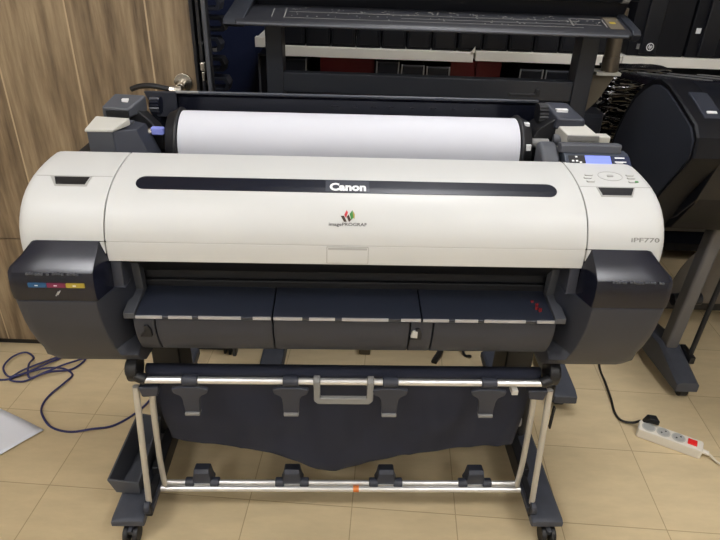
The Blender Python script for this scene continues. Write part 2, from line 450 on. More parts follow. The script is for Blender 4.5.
# display unit on the right end cover
b = newbm(); prism_x(b, [(1.272,1.015),(1.304,1.036),(1.33,1.036),(1.33,1.0),(1.272,1.0)], .485, .634)
lcd = obj('display_unit', b, M['lcdbody'], P, bevel=.003)
def on_lcd(x0, t0, x1, t1, h=.0012, sk=.0):
    bm = newbm(); a = Vector((0, 1.272, 1.015)); c = Vector((0, 1.304, 1.036)); n = Vector((0, -(c-a).z, (c-a).y)).normalized()
    def q(x, t, hh): return a+(c-a)*t+n*hh+Vector((x, 0, 0))
    loft(bm, [[q(x0+sk, t0, h0) if 0 else q(x0, t0, h0), q(x1, t0, h0), q(x1, t1, h0), q(x0, t1, h0)] for h0 in (-.0005, h)])
    return bm
obj('lcd_screen', on_lcd(.532, .05, .590, .80), M['screen'], lcd)
obj('display_mask', on_lcd(.494, .05, .531, .80, .0008), M['black'], lcd)
obj('display_mask', on_lcd(.591, .05, .634, .80, .0008), M['navy'], lcd)
for x, t in ((.503, .40), (.512, .40), (.512, .70), (.520, .3)): obj('indicator_print', on_lcd(x-.0025, t-.05, x+.0025, t+.05, .0014), M['ltext'], lcd)
for (x0, t0, x1, t1) in ((.600, .62, .622, .70), (.598, .33, .624, .40), (.600, .27, .616, .30)): obj('indicator_print', on_lcd(x0, t0, x1, t1, .0014), M['ltext'], lcd)
b = newbm(); prism_x(b, [(1.304,1.036),(1.306,1.052),(1.310,1.055),(1.33,1.053),(1.33,1.03)], .478, .617); obj('display_hood', b, M['grey2'], P, bevel=.0015)
b = newbm(); prism_x(b, [(1.30,1.005),(1.31,1.025),(1.335,1.040),(1.37,1.044),(1.37,.98),(1.30,.98)], .440, .484); obj('roller_housing', b, M['grey2'], P, bevel=.010, seg=4)

# ink bay covers and side housings
ink = [(1.085,.916),(1.061,.915),(1.036,.897),(1.014,.881),(1.0065,.873),(1.003,.862),(1.0,.836),(1.003,.813),(1.06,.812)]
inkL = []
def ink_cover(sg):
    secs = []
    for x, dy, dd in ((.4765, .050, 0), (.490, 0, 0), (.60, 0, 0), (.640, 0, 0), (.647, .0, .002), (.6515, 0, .006), (.653, 0, .012)):
        s = []
        for i, (y, z) in enumerate(ink):
            yy = min(1.085, y+dy*(1 if y < 1.06 else 0)) if dy else y
            # the outer end follows the taper seen from the top edge down to the ridge
            t = max(0, min(1, (z-.879)/(.911-.879)))
            xx = x-(.030*t if x > .59 else 0) if x > .5 else x
            if sg > 0 and x > .59: xx -= .008
            if dd:
                v = Vector((yy-1.06, z-.86)); L = max(v.length, 1e-6); yy -= v.x/L*dd*.6; z -= v.y/L*dd*.6
            s.append((sg*xx, yy, z))
        secs.append(s)
    b = newbm(); loft(b, secs)
    return obj('ink_bay_cover', b, M['smoke'], P, bevel=.006, seg=4, smooth=24)
low = [(1.0035,.8115),(1.006,.79),(1.012,.755),(1.022,.72),(1.035,.688),(1.050,.660),(1.066,.632),(1.085,.606),(1.108,.589),(1.15,.582),(1.60,.582),(1.60,.868),(1.065,.868),(1.06,.8115)]
def housing(sg):
    secs = []
    for x, dy in ((.456, .085), (.495, 0), (.63, 0), (.643, .001), (.650, .005), (.653, .013)):
        s = []
        for (y, z) in low:
            yy = y
            if y < 1.06: yy = min(y+dy, 1.10)
            if dy > .04 and y < 1.0599: yy = y+dy
            zz = z
            if x > .64: zz = z+(.012 if z < .62 else 0)*(x-.64)/.013
            s.append((sg*x-(.007 if sg > 0 and x > .6 else 0), yy, zz))
        secs.append(s)
    b = newbm(); loft(b, secs)
    return obj('side_housing', b, M['grey'], P, bevel=.004, smooth=30)
for sg in (-1, 1):
    ic = ink_cover(sg)
    housing(sg)
    # ink labels, then paler flecks painted as glints on the embossed ridge
    if sg < 0:
        for k, (c, x0) in enumerate((('cyan', -.614), ('magenta', -.578), ('yellow', -.542))):
            b = newbm(); box(b, (x0, .9990, .845), (x0+.0345, 1.0045, .854)); o = obj('ink_label', b, M[c], ic); o['label'] = c+' ink colour label'
            b = newbm(); box(b, (x0+.013, .9986, .8485), (x0+.019, .9992, .8505)); obj('ink_label_print', b, M['ltext'], ic)
        b = newbm(); tube(b, [(-.5660, 1.0005, .826), (-.5590, .9995, .836)], .0013, smooth=False); tube(b, [(-.5620, 1.0005, .828), (-.5555, .9995, .838)], .0010, smooth=False); obj('arrow_print', b, M['lip'], ic)
    b = newbm()
    x0, x1 = (-.615, -.515) if sg < 0 else (.520, .625)
    for k in range(18):
        x = x0+(x1-x0)*k/18
        zz = .8705+random.uniform(-.001, .001)
        if random.random() < .8: box(b, (x, 1.0025, zz), (x+.004, 1.0075, zz+.0035))
    obj('emboss_glint', b, M['grey2'], ic)

# chassis
b = newbm(); box(b, (-.456, 1.15, .62), (.456, 1.60, .86)); box(b, (-.62, 1.18, .64), (.62, 1.60, .88)); obj('chassis', b, M['dark'], P)
for lo, hi in (((-.640, 1.29, .88), (.640, 1.36, .985)), ((-.640, 1.58, .88), (.640, 1.64, .985)), ((-.640, 1.361, .88), (-.515, 1.579, .985)), ((.515, 1.361, .88), (.640, 1.579, .985))):
    b = newbm(); box(b, lo, hi); obj('rear_housing', b, M['dark'], P)
b = newbm(); prism_x(b, [(1.09,.862),(1.14,.90),(1.28,.985),(1.30,.985),(1.30,.85),(1.15,.80)], -.474, .474); obj('inner_frame', b, M['dark'], P)

b = newbm(); box(b, (-.44, 1.146, .785), (.44, 1.152, .860)); box(b, (-.44, 1.140, .757), (.44, 1.151, .783)); obj('paper_outlet', b, M['black'], P, bevel=.002)
b = newbm(); cyl(b, (-.43, 1.128, .850), (.43, 1.128, .850), .006); obj('outlet_roller', b, M['grey2'], P)
# platen guides
for sg in (-1, 1):
    b = newbm(); prism_x(b, [(1.140,.757),(1.044,.744),(1.044,.758),(1.118,.772),(1.112,.862),(1.140,.862)], sg*.440, sg*.464); obj('guide_bracket', b, M['grey2'], P, bevel=.002)
for x0, x1 in ((-.438, -.158), (-.155, .155), (.158, .438)):
    b = newbm(); prism_x(b, [(1.140,.768),(1.100,.762),(1.045,.7565),(1.0395,.754),(1.0395,.748),(1.045,.744),(1.140,.744)], x0, x1); t = obj('output_guide', b, M['tray'], P, bevel=.0012)
    b = newbm()
    w = (x1-x0)
    for a, c in ((0.0, .20), (.24, .42), (.46, .78), (.86, 1.0)):
        box(b, (x0+w*a+.001, 1.0372, .7500), (x0+w*c-.001, 1.0400, .7565))
    obj('guide_lip', b, M['lip'], t)
for x0, x1 in ((-.446, -.404), (-.401, -.158), (-.155, .133), (.136, .182), (.185, .446)):
    b = newbm(); prism_x(b, [(1.060,.743),(1.048,.741),(1.0465,.725),(1.050,.700),(1.058,.675),(1.070,.652),(1.085,.640),(1.15,.634),(1.15,.743)], x0, x1); t = obj('front_panel', b, M['grey'], P, bevel=.0015)
for x in (-.424, .146):
    b = newbm(); prism_y(b, [(x-.012,.700),(x+.013,.700),(x+.013,.716),(x+.008,.728),(x-.001,.728),(x-.001,.712)], 1.0420, 1.056); obj('paper_latch', b, M['black'], P, bevel=.001)
b = newbm(); prism_y(b, [(.136,.708),(.150,.706),(.150,.722),(.140,.724)], 1.0400, 1.046); obj('latch_tab', b, M['beige'], P)
b = newbm()
for x, y in ((.405, 1.075), (.409, 1.088), (.402, 1.10), (.411, 1.068)): box(b, (x, y, .7585), (x+.006, y+.004, .7665))
obj('guide_mark', b, M['redbox'], P)

# roll unit: left side
b = newbm(); loft(b, [[(-.587,1.33,.98),(-.530,1.33,.98),(-.530,1.33,1.054),(-.587,1.33,1.053)], [(-.580,1.40,.98),(-.500,1.40,.98),(-.500,1.40,1.060),(-.580,1.40,1.060)]]); obj('roll_unit_housing', b, M['grey2'], P, bevel=.002)
b = newbm(); loft(b, [[(-.5295,1.331,.98),(-.455,1.345,.98),(-.490,1.37,1.046),(-.5295,1.331,1.053)], [(-.528,1.41,.98),(-.450,1.41,.98),(-.478,1.41,1.050),(-.525,1.41,1.060)]]); obj('roll_unit_cheek', b, M['grey'], P, bevel=.002)
b = newbm(); loft(b, [[(-.590,1.326,1.050),(-.527,1.326,1.051),(-.527,1.326,1.058),(-.590,1.326,1.057)], [(-.578,1.375,1.056),(-.500,1.370,1.056),(-.500,1.370,1.073),(-.578,1.375,1.075)]]); obj('release_pad', b, M['beige'], P, bevel=.003)
b = newbm(); loft(b, [[(-.575,1.405,1.062),(-.512,1.405,1.062),(-.512,1.405,1.084),(-.574,1.405,1.088)], [(-.566,1.465,1.065),(-.486,1.465,1.065),(-.486,1.465,1.103),(-.560,1.465,1.105)]]); arm = obj('roll_arm', b, M['grey2'], P, bevel=.005, seg=3)
b = newbm(); box(b, (-.534,1.430,1.092), (-.520,1.440,1.0995)); obj('arm_sticker', b, M['ltext'], arm)
b = newbm(); box(b, (-.563,1.399,1.062), (-.513,1.4055,1.080)); obj('arm_slot', b, M['black'], arm)
b = newbm(); prism_y(b, [(-.54,.98),(-.448,.98),(-.448,1.01),(-.462,1.035),(-.485,1.06),(-.505,1.078),(-.54,1.078)], 1.43, 1.47); obj('arm_bracket', b, M['black'], P, bevel=.003)
def gear(x0, x1, y, z, r, nm, m, teeth=18):
    bm = newbm(); pts = []
    for i in range(teeth*2):
        a = 2*PI*i/(teeth*2); rr = r if i % 2 else r*.88
        pts.append((y+rr*math.cos(a), z+rr*math.sin(a)))
    prism_x(bm, pts, x0, x1); return obj(nm, bm, m, P)
gear(-.485, -.462, 1.49, 1.072, .022, 'drive_gear', M['gloss'])
gear(.470, .492, 1.49, 1.075, .026, 'drive_gear', M['black'])
# right side of the roll unit
b = newbm(); loft(b, [[(.522,1.395,1.0),(.598,1.395,1.0),(.598,1.395,1.050),(.522,1.395,1.050)], [(.505,1.44,1.0),(.575,1.44,1.0),(.575,1.44,1.066),(.505,1.44,1.064)]]); obj('release_pad', b, M['beige'], P, bevel=.003)
b = newbm(); box(b, (.522,1.390,1.036), (.598,1.396,1.050)); obj('pad_edge', b, M['grey3'], P, bevel=.002)
b = newbm(); box(b, (.602,1.40,1.01), (.630,1.43,1.046)); obj('pad_block', b, M['beige'], P, bevel=.003)
b = newbm(); loft(b, [[(.500,1.43,1.052),(.575,1.43,1.052),(.573,1.43,1.078),(.505,1.43,1.080)], [(.480,1.50,1.060),(.550,1.50,1.060),(.545,1.50,1.102),(.485,1.50,1.104)]]); arm = obj('roll_arm', b, M['grey'], P, bevel=.006, seg=3)
b = newbm(); box(b, (.506,1.455,1.087), (.534,1.468,1.0945)); obj('arm_sticker', b, M['ltext'], arm)
b = newbm(); prism_y(b, [(.445,.98),(.56,.98),(.56,1.07),(.50,1.075),(.465,1.05),(.45,1.02)], 1.44, 1.52); obj('arm_bracket', b, M['black'], P, bevel=.003)
b = newbm(); cyl(b, (.500,1.43,1.028), (.545,1.42,1.026), .014); obj('pinch_motor', b, M['grey2'], P, bevel=.002)
# open smoked roll cover behind the roll
b = newbm(); prism_x(b, [(1.596,.985),(1.604,.985),(1.606,1.066),(1.600,1.079),(1.590,1.083),(1.588,1.077),(1.596,1.069)], -.52, .50); rc = obj('roll_cover', b, M['lid'], P, bevel=.001)
b = newbm(); cyl(b, (-.39,1.590,1.0815), (.50,1.590,1.0815), .0035); obj('cover_edge', b, M['lidedge'], rc)
b = newbm(); cyl(b, (-.45,1.590,1.0815), (-.39,1.590,1.0815), .0037); obj('cover_edge_glint', b, M['grey3'], rc)  # paler end piece painted as the highlight on the cover edge
b = newbm(); prism_y(b, [(-.528,1.083),(-.448,1.083),(-.448,1.020),(-.500,1.020)], 1.578, 1.589); obj('cover_wing', b, M['side'], rc, bevel=.001)
b = newbm(); prism_y(b, [(.42,1.093),(.50,1.093),(.50,1.112),(.49,1.112),(.487,1.10),(.42,1.10)], 1.585, 1.60); obj('cover_catch', b, M['black'], rc, bevel=.001)
for k in range(8):
    b = newbm(); x = -.05+k*.055+random.uniform(-.01, .01); box(b, (x, 1.5955, 1.052), (x+random.uniform(.008, .02), 1.5965, 1.055))
    obj('cover_print', b, M['box2'], rc)

# paper roll resting in the unit: a thing of its own
RB = Vector((0, 1.47, .897))
R = thing('paper_roll', 'wide white paper roll between black end flanges, lying in the top of the white printer', 'paper roll', LW(RB), TH)
OFF[R.name] = RB
b = newbm(); cyl(b, (-.407,1.47,.985), (.414,1.47,.985), .079, 64); obj('paper', b, M['paper'], R)
b = newbm(); cyl(b, (-.50,1.47,.985), (.50,1.47,.985), .012, 20); obj('spindle', b, M['grey3'], R)
for sg in (-1, 1):
    fx = .409 if sg < 0 else .416
    b = newbm(); cyl(b, (sg*fx,1.47,.985), (sg*(fx+.007),1.47,.985), .087, 48); cyl(b, (sg*(fx+.007),1.47,.985), (sg*(fx+.029),1.47,.985), .083, 48, r2=.074); obj('end_flange', b, M['black'], R, bevel=.002)
b = newbm(); box(b, (-.470,1.405,1.022), (-.440,1.425,1.040)); obj('flange_lever', b, M['blue'], R, bevel=.004)
b = newbm(); cyl(b, (-.488,1.405,1.028), (-.468,1.41,1.030), .010); obj('lever_hub', b, M['nickel'], R, bevel=.001)
b = newbm(); cyl(b, (.440,1.43,1.018), (.490,1.43,1.018), .011); obj('flange_shaft', b, M['grey3'], R, bevel=.001)
b = newbm(); box(b, (.427,1.391,1.010), (.438,1.398,1.024)); obj('flange_sticker', b, M['ltext'], R)
b = newbm(); box(b, (.428,1.437,1.056), (.440,1.450,1.0635)); obj('flange_sticker', b, M['ltext'], R)

# stand
for sg in (-1, 1):
    b = newbm()
    X = lambda x: sg*x
    XF = lambda x: sg*x-.006
    secs = []
    for y, xi, xo, zb, zt in ((1.064,.520,.606,.064,.084),(1.076,.520,.606,.060,.089),(1.15,.526,.606,.048,.088),(1.30,.535,.606,.048,.092),(1.60,.536,.606,.048,.092),(1.80,.532,.606,.048,.085),(1.83,.532,.606,.052,.078)):
        secs.append([(XF(xi), y, zb), (XF(xo), y, zb), (XF(xo), y, zt-.006), (XF(xo-.008), y, zt), (XF(xi+.008), y, zt), (XF(xi), y, zt-.006)])
    loft(b, secs); obj('stand_foot', b, M['foot'], P, bevel=.003)
    b = newbm(); box(b, (X(.47), 1.38, .085), (X(.55), 1.50, .63)); cyl(b, (X(.545), 1.36, .12), (X(.545), 1.36, .30), .018); obj('stand_column', b, M['black'], P, bevel=.006)
    b = newbm(); box(b, (X(.505), 1.20, .075), (X(.535), 1.42, .135)); box(b, (X(.510), 1.09, .070), (X(.530), 1.21, .110)); obj('foot_bracket', b, M['black'], P, bevel=.004)
    for y in (1.082, 1.79):
        b = newbm()
        for dx in (-.013, .013): cyl(b, (X(.566)+dx-.007, y-.008, .0245), (X(.566)+dx+.007, y-.008, .0245), .0245, 24)
        c = obj('caster', b, M['black'], P, bevel=.003)
        b = newbm(); prism_x(b, [(y-.024,.050),(y+.018,.050),(y+.012,.022),(y-.004,.018),(y-.02,.034)], X(.566)-.0055, X(.566)+.0055); obj('caster_fork', b, M['grey2'], c, bevel=.001)
    # basket supports
    b = newbm(); tube(b, [(X(.487),1.092,.522), (X(.492),1.094,.46), (X(.519),1.106,.105)], .0078, smooth=False, n=14); obj('support_rod', b, M['alu'], P)
    b = newbm(); tube(b, [(X(.452),1.098,.51), (X(.462),1.108,.44), (X(.480),1.135,.25), (X(.492),1.165,.11)], .0075, n=14); obj('support_rod', b, M['alu'], P)
    b = newbm(); cyl(b, (X(.474),1.106,.566), (X(.498),1.106,.566), .032, 28); cyl(b, (X(.498),1.106,.566), (X(.504),1.106,.566), .022, 28); obj('rod_end_cap', b, M['black'], P, bevel=.003)
    b = newbm(); prism_y(b, [(X(.430),.530),(X(.478),.530),(X(.472),.500),(X(.436),.503)], 1.078, 1.115); obj('rod_clamp', b, M['grey'], P, bevel=.004)
    b = newbm(); cyl(b, (X(.455),1.08,.552), (X(.480),1.085,.560), .013); obj('rod_socket', b, M['black'], P, bevel=.002)
    b = newbm(); cyl(b, (X(.512),1.100,.10), (X(.528),1.100,.10), .020); box(b, (X(.505),1.095,.085), (X(.530),1.20,.105)); obj('rod_pivot', b, M['grey'], P, bevel=.003)
b = newbm(); cyl(b, (.497,1.335,.20), (.530,1.335,.20), .022, 24); cyl(b, (.490,1.335,.20), (.497,1.335,.20), .012); obj('stand_knob', b, M['lip'], P, bevel=.003)
b = newbm(); box(b, (-.47,1.44,.235), (.47,1.48,.262)); obj('stand_crossbar', b, M['black'], P, bevel=.003)
b = newbm(); box(b, (.500,1.101,.475), (.5045,1.110,.525)); box(b, (.527,1.13,.36), (.531,1.14,.43)); obj('cable_strip', b, M['black'], P)
# rods
b = newbm(); cyl(b, (-.458,1.08,.552), (.458,1.08,.552), .0082, 20); up = obj('basket_rod', b, M['steel'], P)
b = newbm(); cyl(b, (-.495,1.182,.099), (.495,1.182,.099), .0072, 20); obj('lower_rod', b, M['steel'], P)
b = newbm(); cyl(b, (-.508,1.168,.090), (.508,1.168,.090), .0086, 20); lr = obj('lower_rod', b, M['steel'], P)
b = newbm(); cyl(b, (.030,1.168,.090), (.046,1.168,.090), .0092, 20); obj('rod_mark', b, M['orange'], lr)
b = newbm(); box(b, (.388,1.066,.528), (.402,1.090,.540)); obj('rod_tag', b, M['beige'], P)
# paper stopper hooks on the upper rod
for x in (-.356, -.126, .104, .334):
    b = newbm()
    cyl(b, (x-.018,1.08,.552), (x+.018,1.08,.552), .0135, 18)
    loft(b, [[(x+dx, yy, zz) for dx, zz in ((-.042,.537),(-.038,.524),(-.024,.516),(-.020,.506),(-.0175,.466),(.0175,.466),(.020,.506),(.024,.516),(.038,.524),(.042,.537),(.018,.542),(-.018,.542))] for yy in (1.066, 1.076)])
    hk = obj('basket_hook', b, M['grey'], P, bevel=.0025)
    b = newbm(); box(b, (x-.0175, 1.060, .4610), (x+.0175, 1.078, .4690)); obj('hook_tip', b, M['grey3'], hk, bevel=.002)
# handle on the rod
b = newbm()
loft(b, [[(-.073,y,.560),(-.073,y,.504),(-.064,y,.494),(.056,y,.494),(.065,y,.504),(.065,y,.560),(.050,y,.560),(.050,y,.513),(-.058,y,.513),(-.058,y,.560)] for y in (1.066, 1.078)])
cyl(b, (-.074,1.08,.552), (-.058,1.08,.552), .0135, 18); cyl(b, (.050,1.08,.552), (.066,1.08,.552), .0135, 18)
bh = obj('basket_handle', b, M['grey3'], P, bevel=.003)
# clips on the lower rods
for x in (-.392, -.142, .122, .376):
    b = newbm()
    cyl(b, (x-.047,1.182,.099), (x-.022,1.182,.099), .0145, 16); cyl(b, (x+.022,1.182,.099), (x+.047,1.182,.099), .0145, 16)
    loft(b, [[(x-.032,y,.098),(x+.032,y,.098),(x+.026,y,.114),(x+.021,y,z1-.004),(x-.021,y,z1-.004),(x-.026,y,.114)] for y, z1 in ((1.175,.142),(1.184,.152),(1.212,.146))])
    obj('rod_clip', b, M['grey'], P, bevel=.003)
# fabric basket
def fab_bottom(x):
    K = [(-.47,.276),(-.44,.268),(-.36,.258),(-.27,.244),(-.20,.228),(-.13,.196),(-.07,.164),(-.02,.160),(.04,.178),(.10,.203),(.16,.220),(.24,.232),(.32,.246),(.42,.256),(.47,.266)]
    for (a, za), (c, zc) in zip(K, K[1:]):
        if a <= x <= c:
            t = (x-a)/(c-a); return za+(zc-za)*t
    return .33
b = newbm(); NX, rows = 96, []
for i in range(NX+1):
    u = -1+2*i/NX
    zb = fab_bottom(u*.462)
    path = [(1.128,.562,0),(1.112,.558,0),(1.106,.548,0),(1.110,.535,.2),(1.124,.51,.5),(1.132,.48,.8),(1.135,.44,1),(1.137,.40,1),(1.141,.36,1)]
    zt = .36
    for t in (.2,.4,.6,.8,.92): path.append((1.141+.02*t, zt+(zb-zt)*t, 1))
    path += [(1.168, zb, .8), (1.19, zb-.003, .5), (1.24, zb+.008, .5), (1.30, zb+.015, .5), (1.38, .225, .2), (1.43, .245, 0)]
    row = []
    for (y, z, w) in path:
        sx = .464-.012*max(0, min(1, (.52-z)/.2))
        x = u*sx
        dy = (noise.noise(Vector((x*7, 0, z*5)))*.020+noise.noise(Vector((x*22, 3, z*9)))*.006)*w
        row.append(b.verts.new((x, y+abs(dy)*.9, z)))
    rows.append(row)
for A, B_ in zip(rows, rows[1:]):
    for k in range(len(A)-1): b.faces.new((A[k], A[k+1], B_[k+1], B_[k]))
obj('fabric_basket', b, M['fabric'], P, smooth=80, solid=.0015)
b = newbm(); cyl(b, (-.468,1.126,.548), (.468,1.126,.548), .0125, 20); obj('fabric_bar', b, M['black'], P)
# side pocket / bin on the left foot
b = newbm()
outer0 = [(-.622,1.150,.094),(-.556,1.145,.093),(-.548,1.33,.094),(-.608,1.33,.094)]
outer1 = [(-.636,1.143,.150),(-.550,1.138,.145),(-.538,1.34,.195),(-.606,1.345,.205)]
def lerp(a, c, t): return tuple(a[i]+(c[i]-a[i])*t for i in range(3))
cen0 = tuple(sum(p[i] for p in outer0)/4 for i in range(3)); cen1 = tuple(sum(p[i] for p in outer1)/4 for i in range(3))
in1 = [(p[0]+(.005 if p[0] < -.6 else -.005), p[1]+(.005 if p[1] < 1.25 else -.005), p[2]) for p in outer1]
in0 = [(p[0]+(.006 if p[0] < -.6 else -.006), p[1]+(.006 if p[1] < 1.25 else -.006), p[2]+.006) for p in outer0]
loft(b, [outer0, outer1, in1, in0]); obj('side_bin', b, M['grey2'], P, bevel=.001)

# ---------------------------------------------------------------- floor things
b = newbm()
blue = [(-1.56,1.60),(-1.44,1.68),(-1.285,1.672),(-1.231,1.70),(-1.165,1.752),(-1.128,1.812),(-1.16,1.80),(-1.225,1.72),(-1.262,1.69),(-1.305,1.73),(-1.305,1.79),(-1.272,1.825),(-1.232,1.805),(-1.214,1.74),(-1.19,1.69),(-1.14,1.715),(-1.09,1.76),(-1.03,1.80),(-1.06,1.745),(-1.13,1.70),(-1.20,1.668),(-1.25,1.672),(-1.16,1.73),(-1.09,1.738),(-1.045,1.715),(-1.045,1.66),(-1.075,1.60),(-1.075,1.545),(-1.045,1.49),(-.998,1.448),(-.93,1.430),(-.86,1.436),(-.796,1.468),(-.735,1.55),(-.70,1.66),(-.68,1.80)]
zs = [.0045+.0095*(i % 3 == 1)+.008*(8 < i < 24 and i % 2) for i in range(len(blue))]
tube(b, [(x, y, z+.001) for (x, y), z in zip(blue, zs)], .0037, n=8)
o = obj('network_cable', b, M['bluecable']); tag(o, 'dark blue cable looping over the tiled floor left of the printer stand', 'cable')
b = newbm(); tube(b, [(.98,2.10,.30),(.955,1.98,.12),(.949,1.88,.010),(.938,1.77,.007),(.928,1.684,.007),(.916,1.61,.007),(.926,1.572,.007),(.958,1.558,.012),(.978,1.550,.030)], .0042, n=10)
pc = obj('power_cable', b, M['cord']); tag(pc, 'black power cord running over the floor into the white power strip', 'cord')
b = newbm(); loft(b, [[(.972,1.548+dy*.6,.028+dz*.6) for dy, dz in ((-.009,-.009),(.009,-.009),(.009,.009),(-.009,.009))], [(.985,1.543+dy,.046+dz) for dy, dz in ((-.012,-.010),(.012,-.010),(.012,.010),(-.012,.010))], [(1.010,1.530+dy,.050+dz) for dy, dz in ((-.016,-.009),(.016,-.009),(.016,.010),(-.016,.010))]])
bmesh.ops.translate(b, verts=b.verts, vec=(.008, -.006, .006))
obj('plug', b, M['cord'], pc, bevel=.003)
# power strip
a0 = Vector((.962, 1.528, 0)); a1 = Vector((1.135, 1.432, 0)); ang = math.atan2(a1.y-a0.y, a1.x-a0.x); Ls = (a1-a0).length
S = thing('power_strip', 'white three-socket power strip with a red switch lying on the floor tiles', 'power strip', (a0+a1)/2, ang)
b = newbm(); prism_z(b, rrect(-Ls/2, -.026, Ls/2, .026, .008), .0, .036); obj('strip_body', b, M['strip'], S, bevel=.004, seg=3)
for k, x in enumerate((-.068, -.022, .024)):
    b = newbm(); cyl(b, (x, 0, .0355), (x, 0, .0380), .0215, 32); so = obj('socket', b, M['beige'], S, bevel=.001)
    b = newbm(); cyl(b, (x, 0, .0372), (x, 0, .0386), .0175, 32); obj('socket_well', b, M['white_recess'], so)
    if k:
        b = newbm()
        for dx in (-.0085, .0085): cyl(b, (x+dx*.7, dx*.7, .0384), (x+dx*.7, dx*.7, .0392), .003, 12)
        obj('socket_hole', b, M['black'], so)
b = newbm(); box(b, (.052, -.013, .035), (.080, .013, .0405)); obj('rocker_switch', b, M['switch'], S, bevel=.002)
b = newbm(); tube(b, [(Ls/2-.006, 0, .018), (Ls/2+.02, -.002, .016), (Ls/2+.06, -.02, .007), (Ls/2+.14, -.028, .006), (Ls/2+.34, -.05, .006)], .004, n=8); obj('strip_cable', b, M['whitecord'], S)
b = newbm(); cyl(b, (Ls/2-.002, 0, .018), (Ls/2+.020, -.001, .0165), .0075, 14); obj('cable_gland', b, M['strip'], S, bevel=.001)
# loose sheet
b = newbm(); n = 12
g = [[b.verts.new(Vector((-1.45,1.36,0)).lerp(Vector((-1.24,1.543,0)), i/n).lerp(Vector((-1.235,1.15,0)).lerp(Vector((-1.014,1.432,0)), i/n), j/n)+Vector((0,0,.003+.006*abs(math.sin(i/n*3+j/n*2)))) ) for j in range(n+1)] for i in range(n+1)]
for i in range(n):
    for k in range(n): b.faces.new((g[i][k], g[i+1][k], g[i+1][k+1], g[i][k+1]))
o = obj('paper_sheet', b, M['sheet'], smooth=80, solid=.0006); tag(o, 'blank white paper sheet on the floor by the left edge', 'paper')
b = newbm(); cyl(b, (-1.43,1.80,.0), (-1.43,1.80,.075), .055, 28, r2=.045); cyl(b, (-1.43,1.80,.075), (-1.43,1.80,.085), .02); o = obj('door_stop', b, M['black'], bevel=.004); origin_to_base(o); tag(o, 'rounded black stop on the floor at the foot of the oak door', 'door stop')

# ---------------------------------------------------------------- right-hand plotter
Q = wthing('curved_plotter', 'black plotter with a big curved side panel, cropped by the right edge of the picture', 'plotter', (1.5, 1.85, 0))
sp = [(1.595,.945),(1.603,1.000),(1.635,1.028),(1.74,1.062),(1.84,1.090),(1.90,1.095),(1.945,1.086),(2.00,1.055),(2.05,1.015),(2.10,.945),(2.14,.86),(2.158,.77),(2.15,.68),(2.11,.59),(2.05,.555),(1.94,.560),(1.82,.610),(1.76,.70),(1.70,.80),(1.63,.895)]
cy, cz = 1.88, .83
def scl(pr, k): return [(cy+(y-cy)*k, cz+(z-cz)*k) for y, z in pr]
b = newbm(); loft(b, [[(.915, y, z) for y, z in scl(sp, .93)], [(.8985, y, z) for y, z in scl(sp, .925)], [(.8975, y, z) for y, z in scl(sp, .90)]]); obj('side_panel', b, M['side'], Q, smooth=50)
b = newbm(); loft(b, [[(.910, y, z) for y, z in scl(sp, .93)], [(.902, y, z) for y, z in scl(sp, .94)], [(.900, y, z) for y, z in scl(sp, .985)], [(.906, y, z) for y, z in scl(sp, 1.0)], [(.985, y, z) for y, z in sp]]); obj('side_rim', b, M['box'], Q, smooth=25)
body = [(1.605,.945),(1.612,.995),(1.645,1.022),(1.74,1.054),(1.84,1.082),(1.90,1.088),(1.945,1.078),(2.00,1.05),(2.10,.94),(2.15,.80),(2.10,.60),(1.94,.565),(1.74,.71),(1.66,.80)]
b = newbm(); prism_x(b, body, .985, 2.2); obj('body', b, M['box2'], Q, bevel=.004)
b = newbm(); prism_x(b, [(1.625,.94),(1.66,.80),(1.76,.66),(1.80,.640),(2.05,.60),(2.05,.90)], .99, 2.18); obj('lower_body', b, M['box'], Q, bevel=.004)
b = newbm(); prism_x(b, [(1.668,1.030),(1.74,1.056),(1.79,1.072),(1.79,1.082),(1.735,1.066),(1.660,1.040)], .935, .990); lt = obj('lid_latch', b, M['side'], Q, bevel=.004)
b = newbm(); loft(b, [[(.948, 1.680, 1.0435), (.976, 1.680, 1.0435), (.976, 1.688, 1.0465), (.948, 1.688, 1.0465)], [(.948, 1.680, 1.0495), (.976, 1.680, 1.0495), (.976, 1.688, 1.0525), (.948, 1.688, 1.0525)]]); obj('latch_mark', b, M['ltext'], lt)
b = newbm(); box(b, (.990,1.599,.930), (1.045,1.612,.962)); obj('plotter_sticker', b, M['ltext'], Q)
b = newbm(); prism_x(b, [(1.86,1.070),(1.92,1.088),(1.96,1.080),(2.3,1.035),(2.3,1.015),(1.96,1.05)], .94, 2.2); rt = obj('rear_deck', b, M['lid'], Q, bevel=.002)
for x in (1.08, 1.19, 1.30, 1.42, 1.54):
    b = newbm(); loft(b, [[(x, 1.97, 1.070), (x+.016, 1.97, 1.070), (x+.016, 1.97, 1.0815), (x, 1.97, 1.0815)], [(x-.09, 2.29, 1.028), (x-.074, 2.29, 1.028), (x-.074, 2.29, 1.0395), (x-.09, 2.29, 1.0395)]]); obj('deck_glint', b, M['silver'], rt)  # silver strips stand in for reflections streaking the glossy deck
b = newbm(); loft(b, [[(1.178+dx, 1.86+dy, .13) for dx, dy in ((-.023,-.03),(.023,-.03),(.023,.03),(-.023,.03))], [(1.205+dx, 1.86+dy, .64) for dx, dy in ((-.023,-.03),(.023,-.03),(.023,.03),(-.023,.03))]]); obj('leg', b, M['leggrey'], Q, bevel=.012, seg=4)
b = newbm(); secs = []
for y, zb, zt in ((1.69,.045,.085),(1.72,.042,.095),(1.86,.045,.145),(1.95,.045,.14),(2.28,.045,.09)):
    w = .040
    xc = 1.192-(y-1.7)*.08
    secs.append([(xc-w, y, zb), (xc+w, y, zb), (xc+w, y, zt-.01), (xc+w-.012, y, zt), (xc-w+.012, y, zt), (xc-w, y, zt-.01)])
